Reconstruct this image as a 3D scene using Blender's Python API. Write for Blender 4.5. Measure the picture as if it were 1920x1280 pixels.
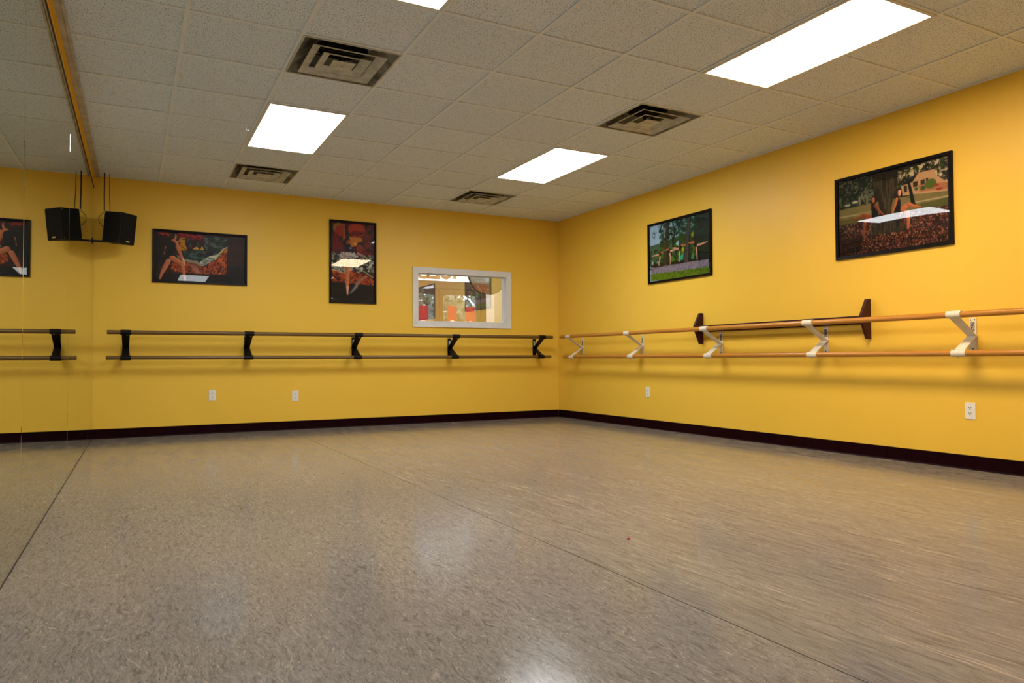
import bpy, bmesh, math, random
import numpy as np
from mathutils import Vector, Matrix

for o in list(bpy.data.objects): bpy.data.objects.remove(o)
scene = bpy.context.scene
COL = scene.collection
random.seed(7)

# ------------------------------------------------------------------ room numbers (metres)
T = 0.6096            # ceiling grid module
H = 2.658             # ceiling height
W = 4.894             # right wall plane (x)
D = 3.582             # far wall plane (y)
YR = -7.2             # wall behind the camera
ML_X, ML_Y, ML_S = -0.640, -1.3, 0.0092      # mirror plane: x = ML_X + ML_S*(y-ML_Y)

# ------------------------------------------------------------------ camera
F_PX, YAW, PITCH, ROLL = 1352.3, 0.48639, 0.02498, -0.00513
CAM = Vector((-0.2544, -4.8002, 0.7785))
def cam_axes():
    fwd = Vector((math.sin(YAW)*math.cos(PITCH), math.cos(YAW)*math.cos(PITCH), math.sin(PITCH)))
    r = Vector((math.cos(YAW), -math.sin(YAW), 0)); u = r.cross(fwd)
    cr, sr = math.cos(ROLL), math.sin(ROLL)
    return cr*r + sr*u, -sr*r + cr*u, fwd
AR, AU, AF = cam_axes()
cd = bpy.data.cameras.new('camera'); cam = bpy.data.objects.new('camera', cd); COL.objects.link(cam)
cd.sensor_width = 36; cd.lens = F_PX/1920*36; cd.clip_start = 0.02; cd.clip_end = 200
m = Matrix((AR, AU, -AF)).transposed().to_4x4(); m.translation = CAM; cam.matrix_world = m
scene.camera = cam
def at(px, py, axis, val):
    """the point where the sight line through a photo pixel meets the plane axis=val"""
    d = AR*((px-960)/F_PX) + AU*((640-py)/F_PX) + AF
    return CAM + d*((val-CAM[axis])/d[axis])

# ------------------------------------------------------------------ light
w = bpy.data.worlds.new('sky'); scene.world = w; w.use_nodes = True
w.node_tree.nodes['Background'].inputs[0].default_value = (0.86, 0.93, 1.0, 1)
w.node_tree.nodes['Background'].inputs[1].default_value = 1.7
LAMP = 11.8                       # radiance of the fluorescent troffers
vs = scene.view_settings
vs.view_transform = 'Standard'; vs.look = 'None'; vs.gamma = 1; vs.use_curve_mapping = False
vs.exposure = 1.0

# ------------------------------------------------------------------ materials
def s2l(c):
    return tuple(((v/255)/12.92 if v/255 <= .04045 else ((v/255+.055)/1.055)**2.4) for v in c)
def mat(name, col, rough=.5, metal=0., spec=.5, emit=None, estr=0.):
    mt = bpy.data.materials.new(name); mt.use_nodes = True
    b = mt.node_tree.nodes['Principled BSDF']
    b.inputs['Base Color'].default_value = (*col, 1); b.inputs['Roughness'].default_value = rough
    b.inputs['Metallic'].default_value = metal; b.inputs['Specular IOR Level'].default_value = spec
    if emit:
        b.inputs['Emission Color'].default_value = (*emit, 1); b.inputs['Emission Strength'].default_value = estr
    return mt
class NT:
    def __init__(s, mt): s.t = mt.node_tree; s.b = s.t.nodes['Principled BSDF']
    def n(s, typ, **kw):
        nd = s.t.nodes.new(typ)
        for k, v in kw.items():
            if k.startswith('i_'):
                key = k[2:].replace('_', ' ')
                nd.inputs[int(key) if key.isdigit() else key].default_value = v
            else: setattr(nd, k, v)
        return nd
    def l(s, a, b): s.t.links.new(a, b)
    def ramp(s, src, stops):
        r = s.n('ShaderNodeValToRGB'); e = r.color_ramp.elements
        while len(e) < len(stops): e.new(.5)
        for k, (p, c) in enumerate(stops): e[k].position = p; e[k].color = (*c, 1) if len(c) == 3 else c
        s.l(src, r.inputs[0]); return r.outputs[0]
    def mix(s, fac, a, b, mode='MIX'):
        x = s.n('ShaderNodeMix', data_type='RGBA', blend_type=mode)
        for src, inp in ((fac, x.inputs[0]), (a, x.inputs[6]), (b, x.inputs[7])):
            if isinstance(src, (int, float)): inp.default_value = src
            elif isinstance(src, tuple): inp.default_value = (*src, 1)
            else: s.l(src, inp)
        return x.outputs[2]
    def coords(s, scale=(1, 1, 1), kind='Object', rot=(0, 0, 0)):
        c = s.n('ShaderNodeTexCoord'); mp = s.n('ShaderNodeMapping')
        mp.inputs['Scale'].default_value = scale; mp.inputs['Rotation'].default_value = rot
        s.l(c.outputs[kind], mp.inputs[0]); return mp.outputs[0]
    def noise(s, vec, scale, detail=4, rough=.55, dist=0.):
        x = s.n('ShaderNodeTexNoise'); x.inputs['Scale'].default_value = scale
        x.inputs['Detail'].default_value = detail; x.inputs['Roughness'].default_value = rough
        x.inputs['Distortion'].default_value = dist
        s.l(vec, x.inputs['Vector']); return x.outputs['Fac']
    def bump(s, h, strength, dist):
        x = s.n('ShaderNodeBump'); x.inputs['Strength'].default_value = strength; x.inputs['Distance'].default_value = dist
        s.l(h, x.inputs['Height']); s.l(x.outputs[0], s.b.inputs['Normal'])
BW = lambda v: (v, v, v)

def wall_material():
    mt = mat('yellow_wall_paint', (.87, .548, .062), .42, spec=.3); t = NT(mt)
    v = t.coords()
    n1 = t.noise(v, 1.3, 3)
    c = t.mix(t.ramp(n1, [(.3, BW(0)), (.7, BW(1))]), (.86, .542, .060), (.88, .556, .066))
    t.l(c, t.b.inputs['Base Color'])
    t.bump(t.noise(v, 220, 3), .12, .001)
    return mt
def floor_material(name, seed, swirl):
    mt = mat(name, (.3, .26, .21), .3, spec=.12); t = NT(mt)
    base = t.coords((1, 1, 1))
    off = t.n('ShaderNodeVectorMath', operation='ADD'); off.inputs[1].default_value = (seed*3.1, seed*7.7, 0)
    t.l(base, off.inputs[0])
    # warp so that the streaks curl, more on the sheet by the mirror
    wn = t.n('ShaderNodeTexNoise'); wn.inputs['Scale'].default_value = 5.0; wn.inputs['Detail'].default_value = 3
    t.l(off.outputs[0], wn.inputs['Vector'])
    sc = t.n('ShaderNodeVectorMath', operation='SCALE'); sc.inputs['Scale'].default_value = swirl
    sub = t.n('ShaderNodeVectorMath', operation='SUBTRACT'); sub.inputs[1].default_value = (.5, .5, .5)
    t.l(wn.outputs['Color'], sub.inputs[0]); t.l(sub.outputs[0], sc.inputs[0])
    ad = t.n('ShaderNodeVectorMath', operation='ADD'); t.l(off.outputs[0], ad.inputs[0]); t.l(sc.outputs[0], ad.inputs[1])
    def stretched(sx, sy):
        mp = t.n('ShaderNodeMapping'); mp.inputs['Scale'].default_value = (sx, sy, 1)
        t.l(ad.outputs[0], mp.inputs[0]); return mp.outputs[0]
    an = .45 if swirl > .05 else 1.0
    fine = t.noise(stretched(210, 20/an), 1.0, 3, .6, .5)
    mid = t.noise(stretched(80, 6.5/an), 1.0, 4, .62, 1.0)
    if swirl > .05:
        dark = t.noise(stretched(30, 8), 1.0, 6, .70, 2.2); lt = t.noise(stretched(34, 9), 1.3, 6, .72, 2.6)
    else:
        dark = t.noise(stretched(46, 2.0), 1.0, 6, .70, 1.0); lt = t.noise(stretched(44, 1.7), 1.3, 6, .72, 1.2)
    big = t.noise(stretched(3.0, .8), 1.0, 3, .5)
    c = t.ramp(mid, [(.30, (.128, .110, .096)), (.43, (.212, .188, .168)), (.57, (.258, .230, .206)), (.74, (.325, .296, .262))])
    c = t.mix(t.ramp(fine, [(.30, BW(.65)), (.46, BW(0))]), c, (.108, .092, .079))
    c = t.mix(t.ramp(fine, [(.56, BW(0)), (.72, BW(.7))]), c, (.40, .365, .315))
    c = t.mix(t.ramp(dark, [(.33, BW(.9)), (.44, BW(0))]), c, (.105, .090, .078))
    c = t.mix(t.ramp(lt, [(.575, BW(0)), (.66, BW(.9))]), c, (.47, .41, .33))
    c = t.mix(t.ramp(big, [(.3, BW(.35)), (.7, BW(0))]), c, (.170, .152, .140))
    t.l(c, t.b.inputs['Base Color'])
    r = t.ramp(t.noise(stretched(9, 2), 1.0, 4), [(.3, BW(.11)), (.7, BW(.19))])
    t.l(r, t.b.inputs['Roughness'])
    t.bump(mid, .06, .0012)
    return mt
def tile_material():
    mt = mat('mineral_fibre_tile', (.66, .63, .585), .9, spec=.1); t = NT(mt)
    v = t.coords()
    oi = t.n('ShaderNodeObjectInfo')
    off = t.n('ShaderNodeVectorMath', operation='SCALE'); off.inputs[0].default_value = (17, 31, 0)
    t.l(oi.outputs['Random'], off.inputs['Scale'])
    ad = t.n('ShaderNodeVectorMath', operation='ADD'); t.l(v, ad.inputs[0]); t.l(off.outputs[0], ad.inputs[1])
    dots = t.noise(ad.outputs[0], 150, 2, .5, .4)
    d = t.ramp(dots, [(.365, BW(1)), (.415, BW(0))])
    tint = t.ramp(oi.outputs['Random'], [(0, (.77, .83, .89)), (1, (.81, .87, .93))])
    c = t.mix(d, tint, (.22, .22, .22))
    t.l(c, t.b.inputs['Base Color'])
    t.bump(dots, .2, .001)
    return mt
def wood_material(name, a, b, rough=.3):
    mt = mat(name, a, rough, spec=.5); t = NT(mt)
    v = t.coords((1, 1, 1), 'Generated')
    n = t.noise(t.coords((60, 60, 60)), 1.0, 4)
    mp = t.n('ShaderNodeMapping'); mp.inputs['Scale'].default_value = (14, 14, 14); t.l(v, mp.inputs[0])
    n2 = t.noise(mp.outputs[0], 1.5, 4, .6, 1.)
    c = t.mix(t.ramp(n2, [(.35, BW(0)), (.65, BW(1))]), a, b)
    t.l(c, t.b.inputs['Base Color'])
    return mt
def speckle(name, a, b, scale, rough, lo=.4, hi=.6, spec=.4):
    mt = mat(name, a, rough, spec=spec); t = NT(mt)
    t.l(t.mix(t.ramp(t.noise(t.coords(), scale, 4), [(lo, BW(0)), (hi, BW(1))]), a, b), t.b.inputs['Base Color'])
    return mt

M = {}
M['wall'] = wall_material()
M['floor_a'] = floor_material('marbled_vinyl_swirly', 1, .075)
M['floor_b'] = floor_material('marbled_vinyl_streaked', 2, .035)
M['subfloor'] = speckle('dark_subfloor', (.02, .017, .014), (.03, .026, .02), 20, .8)
M['tile'] = tile_material()
M['tee'] = speckle('painted_grid_metal', (.77, .80, .83), (.80, .83, .85), 6, .55)
M['plenum'] = speckle('plenum_dark', (.05, .045, .04), (.07, .065, .06), 5, .9)
M['base'] = speckle('maroon_vinyl_base', (.009, .0008, .0024), (.012, .0011, .0030), 9, .45, spec=.05)
M['maroon'] = speckle('maroon_lacquer', (.040, .006, .009), (.052, .008, .012), 12, .35, spec=.25)
M['frame'] = speckle('black_frame', (.004, .002, .0025), (.006, .003, .0035), 30, .4, spec=.12)
M['speaker'] = speckle('black_speaker', (.004, .004, .005), (.006, .006, .007), 60, .6, spec=.3)
M['grille'] = speckle('black_grille', (.003, .003, .004), (.006, .006, .007), 400, .7, spec=.2)
M['white_metal'] = speckle('white_powder_coat', (.72, .66, .56), (.77, .71, .60), 15, .4)
M['black_metal'] = speckle('black_powder_coat', (.006, .004, .004), (.009, .006, .006), 15, .45, spec=.15)
M['sticker_dark'] = speckle('dark_print', (.03, .03, .04), (.5, .48, .42), 160, .6, .5, .55)
M['sticker_pale'] = speckle('pale_print', (.62, .58, .50), (.40, .36, .30), 160, .6, .5, .58)
M['oak'] = wood_material('golden_oak', (.56, .25, .035), (.44, .175, .02), .28)
M['walnut'] = wood_material('brown_stained_wood', (.175, .095, .018), (.115, .058, .012), .35)
M['white_trim'] = speckle('white_window_paint', (.72, .72, .72), (.75, .75, .75), 8, .4)
M['plastic'] = speckle('white_outlet_plastic', (.80, .78, .75), (.84, .82, .78), 20, .35)
M['slot'] = speckle('outlet_slot', (.03, .028, .025), (.05, .045, .04), 50, .6)
M['steel'] = mat('bright_steel', (.75, .74, .72), .25, metal=1.)
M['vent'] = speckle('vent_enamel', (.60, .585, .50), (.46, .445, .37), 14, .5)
M['soot_shade'] = speckle('dust_shade_vent', (.07, .065, .05), (.34, .32, .26), 6, .7, .38, .66)  # dust blotches, darkened to paint in the shade inside the vents
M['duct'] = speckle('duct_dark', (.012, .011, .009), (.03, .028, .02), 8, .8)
M['cable'] = mat('black_cable', (.012, .009, .008), .5)
M['red'] = mat('red_bead', (.55, .01, .015), .35)
M['lampframe'] = speckle('lamp_frame_enamel', (.70, .68, .62), (.74, .72, .66), 10, .4)
def lamp_mat(name, col, k):
    return mat(name, (.9, .9, .88), .4, emit=col, estr=LAMP*k)
M['lamp'] = lamp_mat('lamp_lens_neutral', (.97, 1.0, 1.02), .85)
M['lamp_dim'] = lamp_mat('lamp_lens_dim', (.97, 1.0, 1.02), .45)
M['lamp_warm'] = lamp_mat('lamp_lens_warm', (1.0, .755, .47), 1.38)
def mirror_mat():
    mt = mat('mirror_silver', (.66, .70, .61), .0, metal=1.); t = NT(mt)
    n = t.noise(t.coords((1, 1, 1)), .8, 2)
    t.l(t.mix(n, (.62, .67, .58), (.68, .71, .62)), t.b.inputs['Base Color']); return mt
M['mirror'] = mirror_mat()
M['mirror_edge'] = mat('polished_glass_edge', (.55, .62, .56), .12, metal=1.)
M['channel'] = speckle('dark_channel', (.03, .025, .02), (.045, .038, .03), 10, .5)
M['trimwood'] = speckle('ceiling_trim_wood', (.60, .55, .42), (.46, .42, .32), 9, .55)
def sheet_glass(name, refl, tint=(1, 1, 1), rough=0.):
    mt = bpy.data.materials.new(name); mt.use_nodes = True; t = mt.node_tree
    t.nodes.remove(t.nodes['Principled BSDF'])
    tr = t.nodes.new('ShaderNodeBsdfTransparent'); tr.inputs[0].default_value = (*tint, 1)
    gl = t.nodes.new('ShaderNodeBsdfGlossy'); gl.inputs['Roughness'].default_value = rough
    lw = t.nodes.new('ShaderNodeFresnel'); lw.inputs[0].default_value = 1.45
    ad = t.nodes.new('ShaderNodeMath'); ad.operation = 'ADD'; ad.inputs[1].default_value = refl; ad.use_clamp = True
    t.links.new(lw.outputs[0], ad.inputs[0])
    mx = t.nodes.new('ShaderNodeMixShader'); t.links.new(ad.outputs[0], mx.inputs[0])
    t.links.new(tr.outputs[0], mx.inputs[1]); t.links.new(gl.outputs[0], mx.inputs[2])
    t.links.new(mx.outputs[0], t.nodes['Material Output'].inputs[0]); return mt
M['acrylic'] = sheet_glass('poster_acrylic', .004)
M['obs_glass'] = sheet_glass('observation_glass', .55, (.97, .97, .95))
M['clear_glass'] = sheet_glass('clear_glass', .02)

# ------------------------------------------------------------------ mesh helpers
class MB:
    def __init__(s): s.v = []; s.f = []
    def add(s, vs_, fs_):
        k = len(s.v); s.v += [tuple(p) for p in vs_]; s.f += [tuple(i+k for i in f) for f in fs_]; return s
    def box(s, a, b):
        x0, y0, z0 = a; x1, y1, z1 = b
        return s.add([(x0,y0,z0),(x1,y0,z0),(x1,y1,z0),(x0,y1,z0),(x0,y0,z1),(x1,y0,z1),(x1,y1,z1),(x0,y1,z1)],
                     [(0,3,2,1),(4,5,6,7),(0,1,5,4),(1,2,6,5),(2,3,7,6),(3,0,4,7)])
    def hexa(s, p):  # 8 points, bottom loop then top loop
        return s.add(p, [(0,3,2,1),(4,5,6,7),(0,1,5,4),(1,2,6,5),(2,3,7,6),(3,0,4,7)])
    def prism(s, loop, off):
        n = len(loop); o = Vector(off)
        vv = [Vector(p) for p in loop]; vv += [p+o for p in vv]
        return s.add(vv, [tuple(range(n-1,-1,-1)), tuple(range(n,2*n))]+[(i,(i+1)%n,n+(i+1)%n,n+i) for i in range(n)])
    def tube(s, pts, r, seg=12, cap=True):
        pts = [Vector(p) for p in pts]; rings = []
        ref = Vector((0,0,1)) if abs((pts[1]-pts[0]).normalized().z) < .9 else Vector((1,0,0))
        for i, p in enumerate(pts):
            t = (pts[min(i+1,len(pts)-1)]-pts[max(i-1,0)]).normalized()
            a = t.cross(ref).normalized(); b = t.cross(a)
            rr = r[i] if isinstance(r, (list, tuple)) else r
            rings.append([p+(a*math.cos(2*math.pi*k/seg)+b*math.sin(2*math.pi*k/seg))*rr for k in range(seg)])
        vv = [q for g in rings for q in g]; ff = []
        for i in range(len(pts)-1):
            for k in range(seg):
                ff.append((i*seg+k, i*seg+(k+1)%seg, (i+1)*seg+(k+1)%seg, (i+1)*seg+k))
        if cap: ff += [tuple(range(seg)), tuple(range((len(pts)-1)*seg+seg-1, (len(pts)-1)*seg-1, -1))]
        return s.add(vv, ff)
    def mesh(s, name, material, bevel=0., smooth=False, seg=2):
        me = bpy.data.meshes.new(name); me.from_pydata(s.v, [], s.f)
        bm = bmesh.new(); bm.from_mesh(me)
        bmesh.ops.recalc_face_normals(bm, faces=bm.faces)
        if bevel:
            bmesh.ops.bevel(bm, geom=[e for e in bm.edges if e.calc_face_angle(0) > .5], offset=bevel, segments=seg, affect='EDGES', profile=.5)
        if smooth:
            for f in bm.faces: f.smooth = True
            for e in bm.edges:
                if e.calc_face_angle(0) > .6: e.smooth = False
        bm.to_mesh(me); bm.free()
        me.materials.append(material); return me
    def build(s, name, material, parent=None, bevel=0., smooth=False, seg=2):
        return link(name, s.mesh(name, material, bevel, smooth, seg), parent)
def link(name, me, parent=None):
    o = bpy.data.objects.new(name, me); COL.objects.link(o)
    if parent is not None: o.parent = parent
    return o
def empty(name, loc=(0,0,0), rz=0):
    o = bpy.data.objects.new(name, None); COL.objects.link(o); o.location = loc; o.rotation_euler = (0,0,rz)
    o.empty_display_size = .1; return o
def tag(o, label=None, cat=None, group=None, kind=None):
    if label: o['label'] = label
    if cat: o['category'] = cat
    if group: o['group'] = group
    if kind: o['kind'] = kind
    return o
def struct(o, label=None, cat=None): return tag(o, label, cat, None, 'structure')

# ================================================================== STRUCTURE
TH = .12
mlx = lambda y: ML_X + ML_S*(y-ML_Y)
# floor: subfloor with two vinyl sheets, one dark seam
fl = MB().box((-1.0, YR-.1, -.12), (W+.05, D+TH+.0, -.006)).build('floor', M['subfloor'])
struct(fl, 'marbled grey brown vinyl floor with a seam running to the far wall', 'floor')
SEAM = 1.312
MB().add([(mlx(YR)-.03, YR, -.006), (SEAM-.0022, YR, -.006), (SEAM-.0022, D, -.006), (mlx(D)-.03, D, -.006),
          (mlx(YR)-.03, YR, 0), (SEAM-.0022, YR, 0), (SEAM-.0022, D, 0), (mlx(D)-.03, D, 0)],
         [(0,3,2,1),(4,5,6,7),(0,1,5,4),(1,2,6,5),(2,3,7,6),(3,0,4,7)]).build('vinyl_sheet', M['floor_a'], fl)
MB().box((SEAM+.0022, YR, -.006), (W, D, 0)).build('vinyl_sheet', M['floor_b'], fl)

# far wall with the window opening
WX0, WX1, WZ0, WZ1 = 2.866, 4.096, 1.250, 1.860
mb = MB()
for a, b in (((-.8, 0), (WX0, H+.30)), ((WX1, 0), (W+TH, H+.30)), ((WX0, 0), (WX1, WZ0)), ((WX0, WZ1), (WX1, H+.30))):
    mb.box((a[0], D, a[1]), (b[0], D+TH, b[1]))
struct(mb.build('wall_back', M['wall']), 'yellow painted wall with the observation window', 'wall')
struct(MB().box((W, YR-TH, 0), (W+TH, D, H+.30)).build('wall_right', M['wall']), 'yellow painted wall with the golden double barre', 'wall')
struct(MB().box((-.9, YR-TH, 0), (W, YR, H+.30)).build('wall_rear', M['wall']), 'yellow painted wall facing the observation window', 'wall')
wl = MB().add([(mlx(YR)-.012-TH, YR, 0), (mlx(YR)-.012, YR, 0), (mlx(D)-.012, D, 0), (mlx(D)-.012-TH, D, 0),
               (mlx(YR)-.012-TH, YR, H+.30), (mlx(YR)-.012, YR, H+.30), (mlx(D)-.012, D, H+.30), (mlx(D)-.012-TH, D, H+.30)],
              [(0,3,2,1),(4,5,6,7),(0,1,5,4),(1,2,6,5),(2,3,7,6),(3,0,4,7)]).build('wall_left', M['wall'])
P = [(mlx(y)+d_, y) for y, d_ in ((YR, -.012), (YR, .0075), (D, .0075), (D, -.012))]
struct(MB().hexa([(x, y, H-.020) for x, y in P]+[(x, y, H-.0005) for x, y in P]).build('trim_0', M['wall']), 'thin yellow painted batten above the mirror panels', 'trim')
struct(wl, 'yellow wall strip above the mirror panels', 'wall')
# base strips
bb = MB().prism([(mlx(D), D, 0), (mlx(D), D-.012, 0), (mlx(D), D-.006, .012), (mlx(D), D-.005, .095), (mlx(D), D, .098)], (W-.006-mlx(D), 0, 0))
struct(bb.build('baseboard_back', M['base']), 'dark maroon vinyl base along the far wall', 'baseboard')
bb = MB().prism([(W, YR, 0), (W-.012, YR, 0), (W-.006, YR, .012), (W-.005, YR, .095), (W, YR, .098)], (0, D-.006-YR, 0))
struct(bb.build('baseboard_right', M['base']), 'dark maroon vinyl base along the barre wall', 'baseboard')

# ceiling: slab with lay-in tiles and grid
ce = MB().box((-.9, YR-TH, H+.30), (W+TH, D+TH, H+.38)).build('ceiling', M['plenum'])
struct(ce, 'suspended ceiling of speckled square tiles in a metal grid', 'ceiling')
ROWS = list(range(-12, 6)); COLS = list(range(-1, 8))
LIGHTS = [(1, 1), (5, 1), (1, -4), (5, -4), (1, -9), (5, -9)]     # (col,row), two rows deep
VENTS = [(1, -1), (5, -1), (1, 4), (5, 4)]
used = set()
for c, r in LIGHTS: used |= {(c, r), (c, r+1)}
used |= set(VENTS)
full = MB().box((-.3005, -.3005, .006), (.3005, .3005, .021)).mesh('tile', M['tile'])
last_h = (D-.006-5*T-.004)/2
part = MB().box((-.3005, -last_h, .006), (.3005, last_h, .021)).mesh('tile', M['tile'])
for c in COLS:
    for r in ROWS:
        if (c, r) in used: continue
        if r == 5:
            o = link('tile', part, ce); o.location = ((c+.5)*T, 5*T+.004+last_h, H)
        else:
            o = link('tile', full, ce); o.location = ((c+.5)*T, (r+.5)*T, H)
        o.location.z += random.uniform(0, .0012)
for c in range(-1, 9):
    x = c*T
    x0, x1 = (x-.012, x+.012) if c < 8 else (x-.012, W)
    if c == -1: x0, x1 = x-.010, x+.012
    MB().box((x0, YR, H), (x1, D, H+.0055)).build('main_tee' if c < 8 else 'wall_angle', M['tee'], ce)
mid_light = {(c, r+1) for c, r in LIGHTS}
ct = MB().box((-T/2+.012, -.012, .0004), (T/2-.012, .012, .0055)).mesh('cross_tee', M['tee'])
for r in range(-11, 6):
    for c in COLS:
        if (c, r) in mid_light: continue
        link('cross_tee', ct, ce).location = ((c+.5)*T, r*T, H)
MB().box((-T+.012, D-.020, H+.0004), (8*T-.012, D, H+.0058)).build('wall_angle', M['tee'], ce)
# wooden strip between ceiling and mirror wall
tr = MB()
for da, db, za in ((.008, .040, H-.012), (.042, .054, H-.016)):
    P = [(mlx(y)+d_, y) for y, d_ in ((YR, da), (YR, db), (D, db), (D, da))]
    tr.hexa([(x, y, za) for x, y in P]+[(x, y, H-.0005) for x, y in P])
struct(tr.build('trim_1', M['trimwood']), 'narrow wooden strip where the ceiling meets the mirror wall', 'trim')

# ------------------------------------------------------------------ mirror wall
MT = 2.535
def mirror_panel(y0, y1, label):
    root = empty('mirror_panel', (mlx((y0+y1)/2), (y0+y1)/2, .0), math.atan(-ML_S))
    L = (y1-y0)/2-.0022
    MB().box((-.0075, -L, .006), (-.0032, L, MT)).build('backing', M['channel'], root)
    bv = .0045
    MB().hexa([(-.003, -L, .006), (-.003, L, .006), (-.003, L, MT), (-.003, -L, MT),
               (0, -L+bv, .0075), (0, L-bv, .0075), (0, L-bv, MT-.002), (0, -L+bv, MT-.002)]).build('mirror_face', M['mirror'], root)
    tag(root, label, 'mirror', 'floor to ceiling mirrors along the wall')
mirror_panel(2.945, D-.003, 'narrow mirror panel in the corner beside the hanging speaker')
mirror_panel(.79, 2.945, 'wide mirror panel second from the yellow far wall, reflecting the speaker')
mirror_panel(-1.315, .79, 'wide mirror panel third from the yellow far wall')
mirror_panel(-3.42, -1.315, 'wide mirror panel fourth from the yellow far wall')
mirror_panel(-5.52, -3.42, 'wide mirror panel fifth from the yellow far wall')
ch = MB(); chl = MB()
for k, (z0, z1, dx0, dx1) in enumerate(((0, .005, -.010, .0015), (MT+.002, MT+.010, -.010, .004))):
    ch.add([(mlx(YR)+dx0, YR, z0), (mlx(YR)+dx1, YR, z0), (mlx(D)+dx1, D, z0), (mlx(D)+dx0, D, z0),
            (mlx(YR)+dx0, YR, z1), (mlx(YR)+dx1, YR, z1), (mlx(D)+dx1, D, z1), (mlx(D)+dx0, D, z1)],
           [(0,3,2,1),(4,5,6,7),(0,1,5,4),(1,2,6,5),(2,3,7,6),(3,0,4,7)])
    struct(ch.build('trim_%d' % (k+2), M['channel']), ['dark channel along the foot of the mirrors', 'dark channel along the top of the mirrors'][k], 'trim')
    ch = MB()

# ------------------------------------------------------------------ window in the far wall
win = struct(empty('window_1', ((WX0+WX1)/2, D, WZ0)), 'white framed observation window looking into a bright lobby', 'window')
win_off = Vector(win.location)
def wpart(name, mb, mt, parent=win, bevel=0.):
    mb.v = [tuple(Vector(p)-win_off) for p in mb.v]
    return mb.build(name, mt, parent, bevel)
cw = .066
def casing_piece(p0, p1, q0, q1):  # mitred board: outer edge p0-p1, inner edge q0-q1 (x,z)
    y0, y1, y2 = D, D-.012, D-.018
    return MB().hexa([(p0[0], y0, p0[1]), (p1[0], y0, p1[1]), (q1[0], y0, q1[1]), (q0[0], y0, q0[1]),
                      (p0[0], y2, p0[1]), (p1[0], y2, p1[1]), (q1[0], y1, q1[1]), (q0[0], y1, q0[1])])
O = [(WX0-cw, WZ0-cw), (WX1+cw, WZ0-cw), (WX1+cw, WZ1+cw), (WX0-cw, WZ1+cw)]
I = [(WX0, WZ0), (WX1, WZ0), (WX1, WZ1), (WX0, WZ1)]
for k in range(4):
    wpart('casing', casing_piece(O[k], O[(k+1) % 4], I[k], I[(k+1) % 4]), M['white_trim'], bevel=.002)
jt = .006
for a, b in (((WX0, D-.012, WZ0), (WX0+jt, D+TH, WZ1)), ((WX1-jt, D-.012, WZ0), (WX1, D+TH, WZ1)),
             ((WX0+jt, D-.012, WZ0), (WX1-jt, D+TH, WZ0+jt)), ((WX0+jt, D-.012, WZ1-jt), (WX1-jt, D+TH, WZ1))):
    wpart('jamb', MB().box(a, b), M['white_trim'])
g0 = .014
for a, b in (((WX0+jt, D+.035, WZ0+jt), (WX0+g0, D+.075, WZ1-jt)), ((WX1-g0, D+.035, WZ0+jt), (WX1-jt, D+.075, WZ1-jt)),
             ((WX0+g0, D+.035, WZ0+jt), (WX1-g0, D+.075, WZ0+g0)), ((WX0+g0, D+.035, WZ1-g0), (WX1-g0, D+.075, WZ1-jt))):
    wpart('glazing_stop', MB().box(a, b), M['white_trim'], bevel=.002)
wpart('pane', MB().add([(WX0+g0-.004, D+.055, WZ0+g0-.004), (WX1-g0+.004, D+.055, WZ0+g0-.004), (WX1-g0+.004, D+.055, WZ1-g0+.004), (WX0+g0-.004, D+.055, WZ1-g0+.004)], [(0,1,2,3)]), M['obs_glass'])

# ------------------------------------------------------------------ ceiling lights
lamp_labels = {
 (1, 1): 'lit fluorescent ceiling light above the tall narrow poster, beside a vent',
 (5, 1): 'lit fluorescent ceiling light over the observation window corner',
 (1, -4): 'lit fluorescent ceiling light one tile past the dust streaked vent',
 (5, -4): 'warm lit fluorescent ceiling light above the poster of two dancers at a tree',
 (1, -9): 'lit fluorescent ceiling light nearest the rear wall, on the mirror side',
 (5, -9): 'lit fluorescent ceiling light nearest the rear wall, on the barre side'}
for c, r in LIGHTS:
    root = empty('ceiling_light', ((c+.5)*T, (r+1)*T, H))
    hx, hy = T/2-.006, T-.006
    fw = .022
    fr = MB()
    for a, b in (((-hx, -hy), (-hx+fw, hy)), ((hx-fw, -hy), (hx, hy)), ((-hx+fw, -hy), (hx-fw, -hy+fw)), ((-hx+fw, hy-fw), (hx-fw, hy))):
        fr.box((a[0], a[1], -.006), (b[0], b[1], .012))
    fr.build('frame', M['lampframe'], root, .002)
    MB().box((-hx+fw, -hy+fw, .001), (hx-fw, hy-fw, .006)).build('diffuser', M['lamp_dim'] if r == -9 else M['lamp_warm'] if (c, r) == (5, -4) else M['lamp'], root)
    MB().box((-hx+.01, -hy+.01, .013), (hx-.01, hy-.01, .09)).build('housing', M['lampframe'], root)
    tag(root, lamp_labels[(c, r)], 'ceiling light', 'fluorescent ceiling lights')

# ------------------------------------------------------------------ ceiling air diffusers
def frustum_ring(ho, zo, hi, zi, th=.0015):
    mb = MB()
    A = [(-ho,-ho,zo),(ho,-ho,zo),(ho,ho,zo),(-ho,ho,zo)]; B = [(-hi,-hi,zi),(hi,-hi,zi),(hi,hi,zi),(-hi,hi,zi)]
    A2 = [(p[0],p[1],p[2]+th) for p in A]; B2 = [(p[0],p[1],p[2]+th) for p in B]
    f = []
    for k in range(4):
        j = (k+1) % 4
        f += [(k, j, 4+j, 4+k), (8+k, 12+k, 12+j, 8+j), (k, 8+k, 8+j, j), (4+k, 4+j, 12+j, 12+k)]
    return mb.add(A+B+A2+B2, f)
vent_labels = {
 (1, -1): 'square ceiling vent between two lights on the mirror side, streaked with dust',
 (5, -1): 'square ceiling vent between two lights on the barre side',
 (1, 4): 'square ceiling vent close to the far wall above the wide poster',
 (5, 4): 'square ceiling vent close to the far wall above the observation window'}
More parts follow.
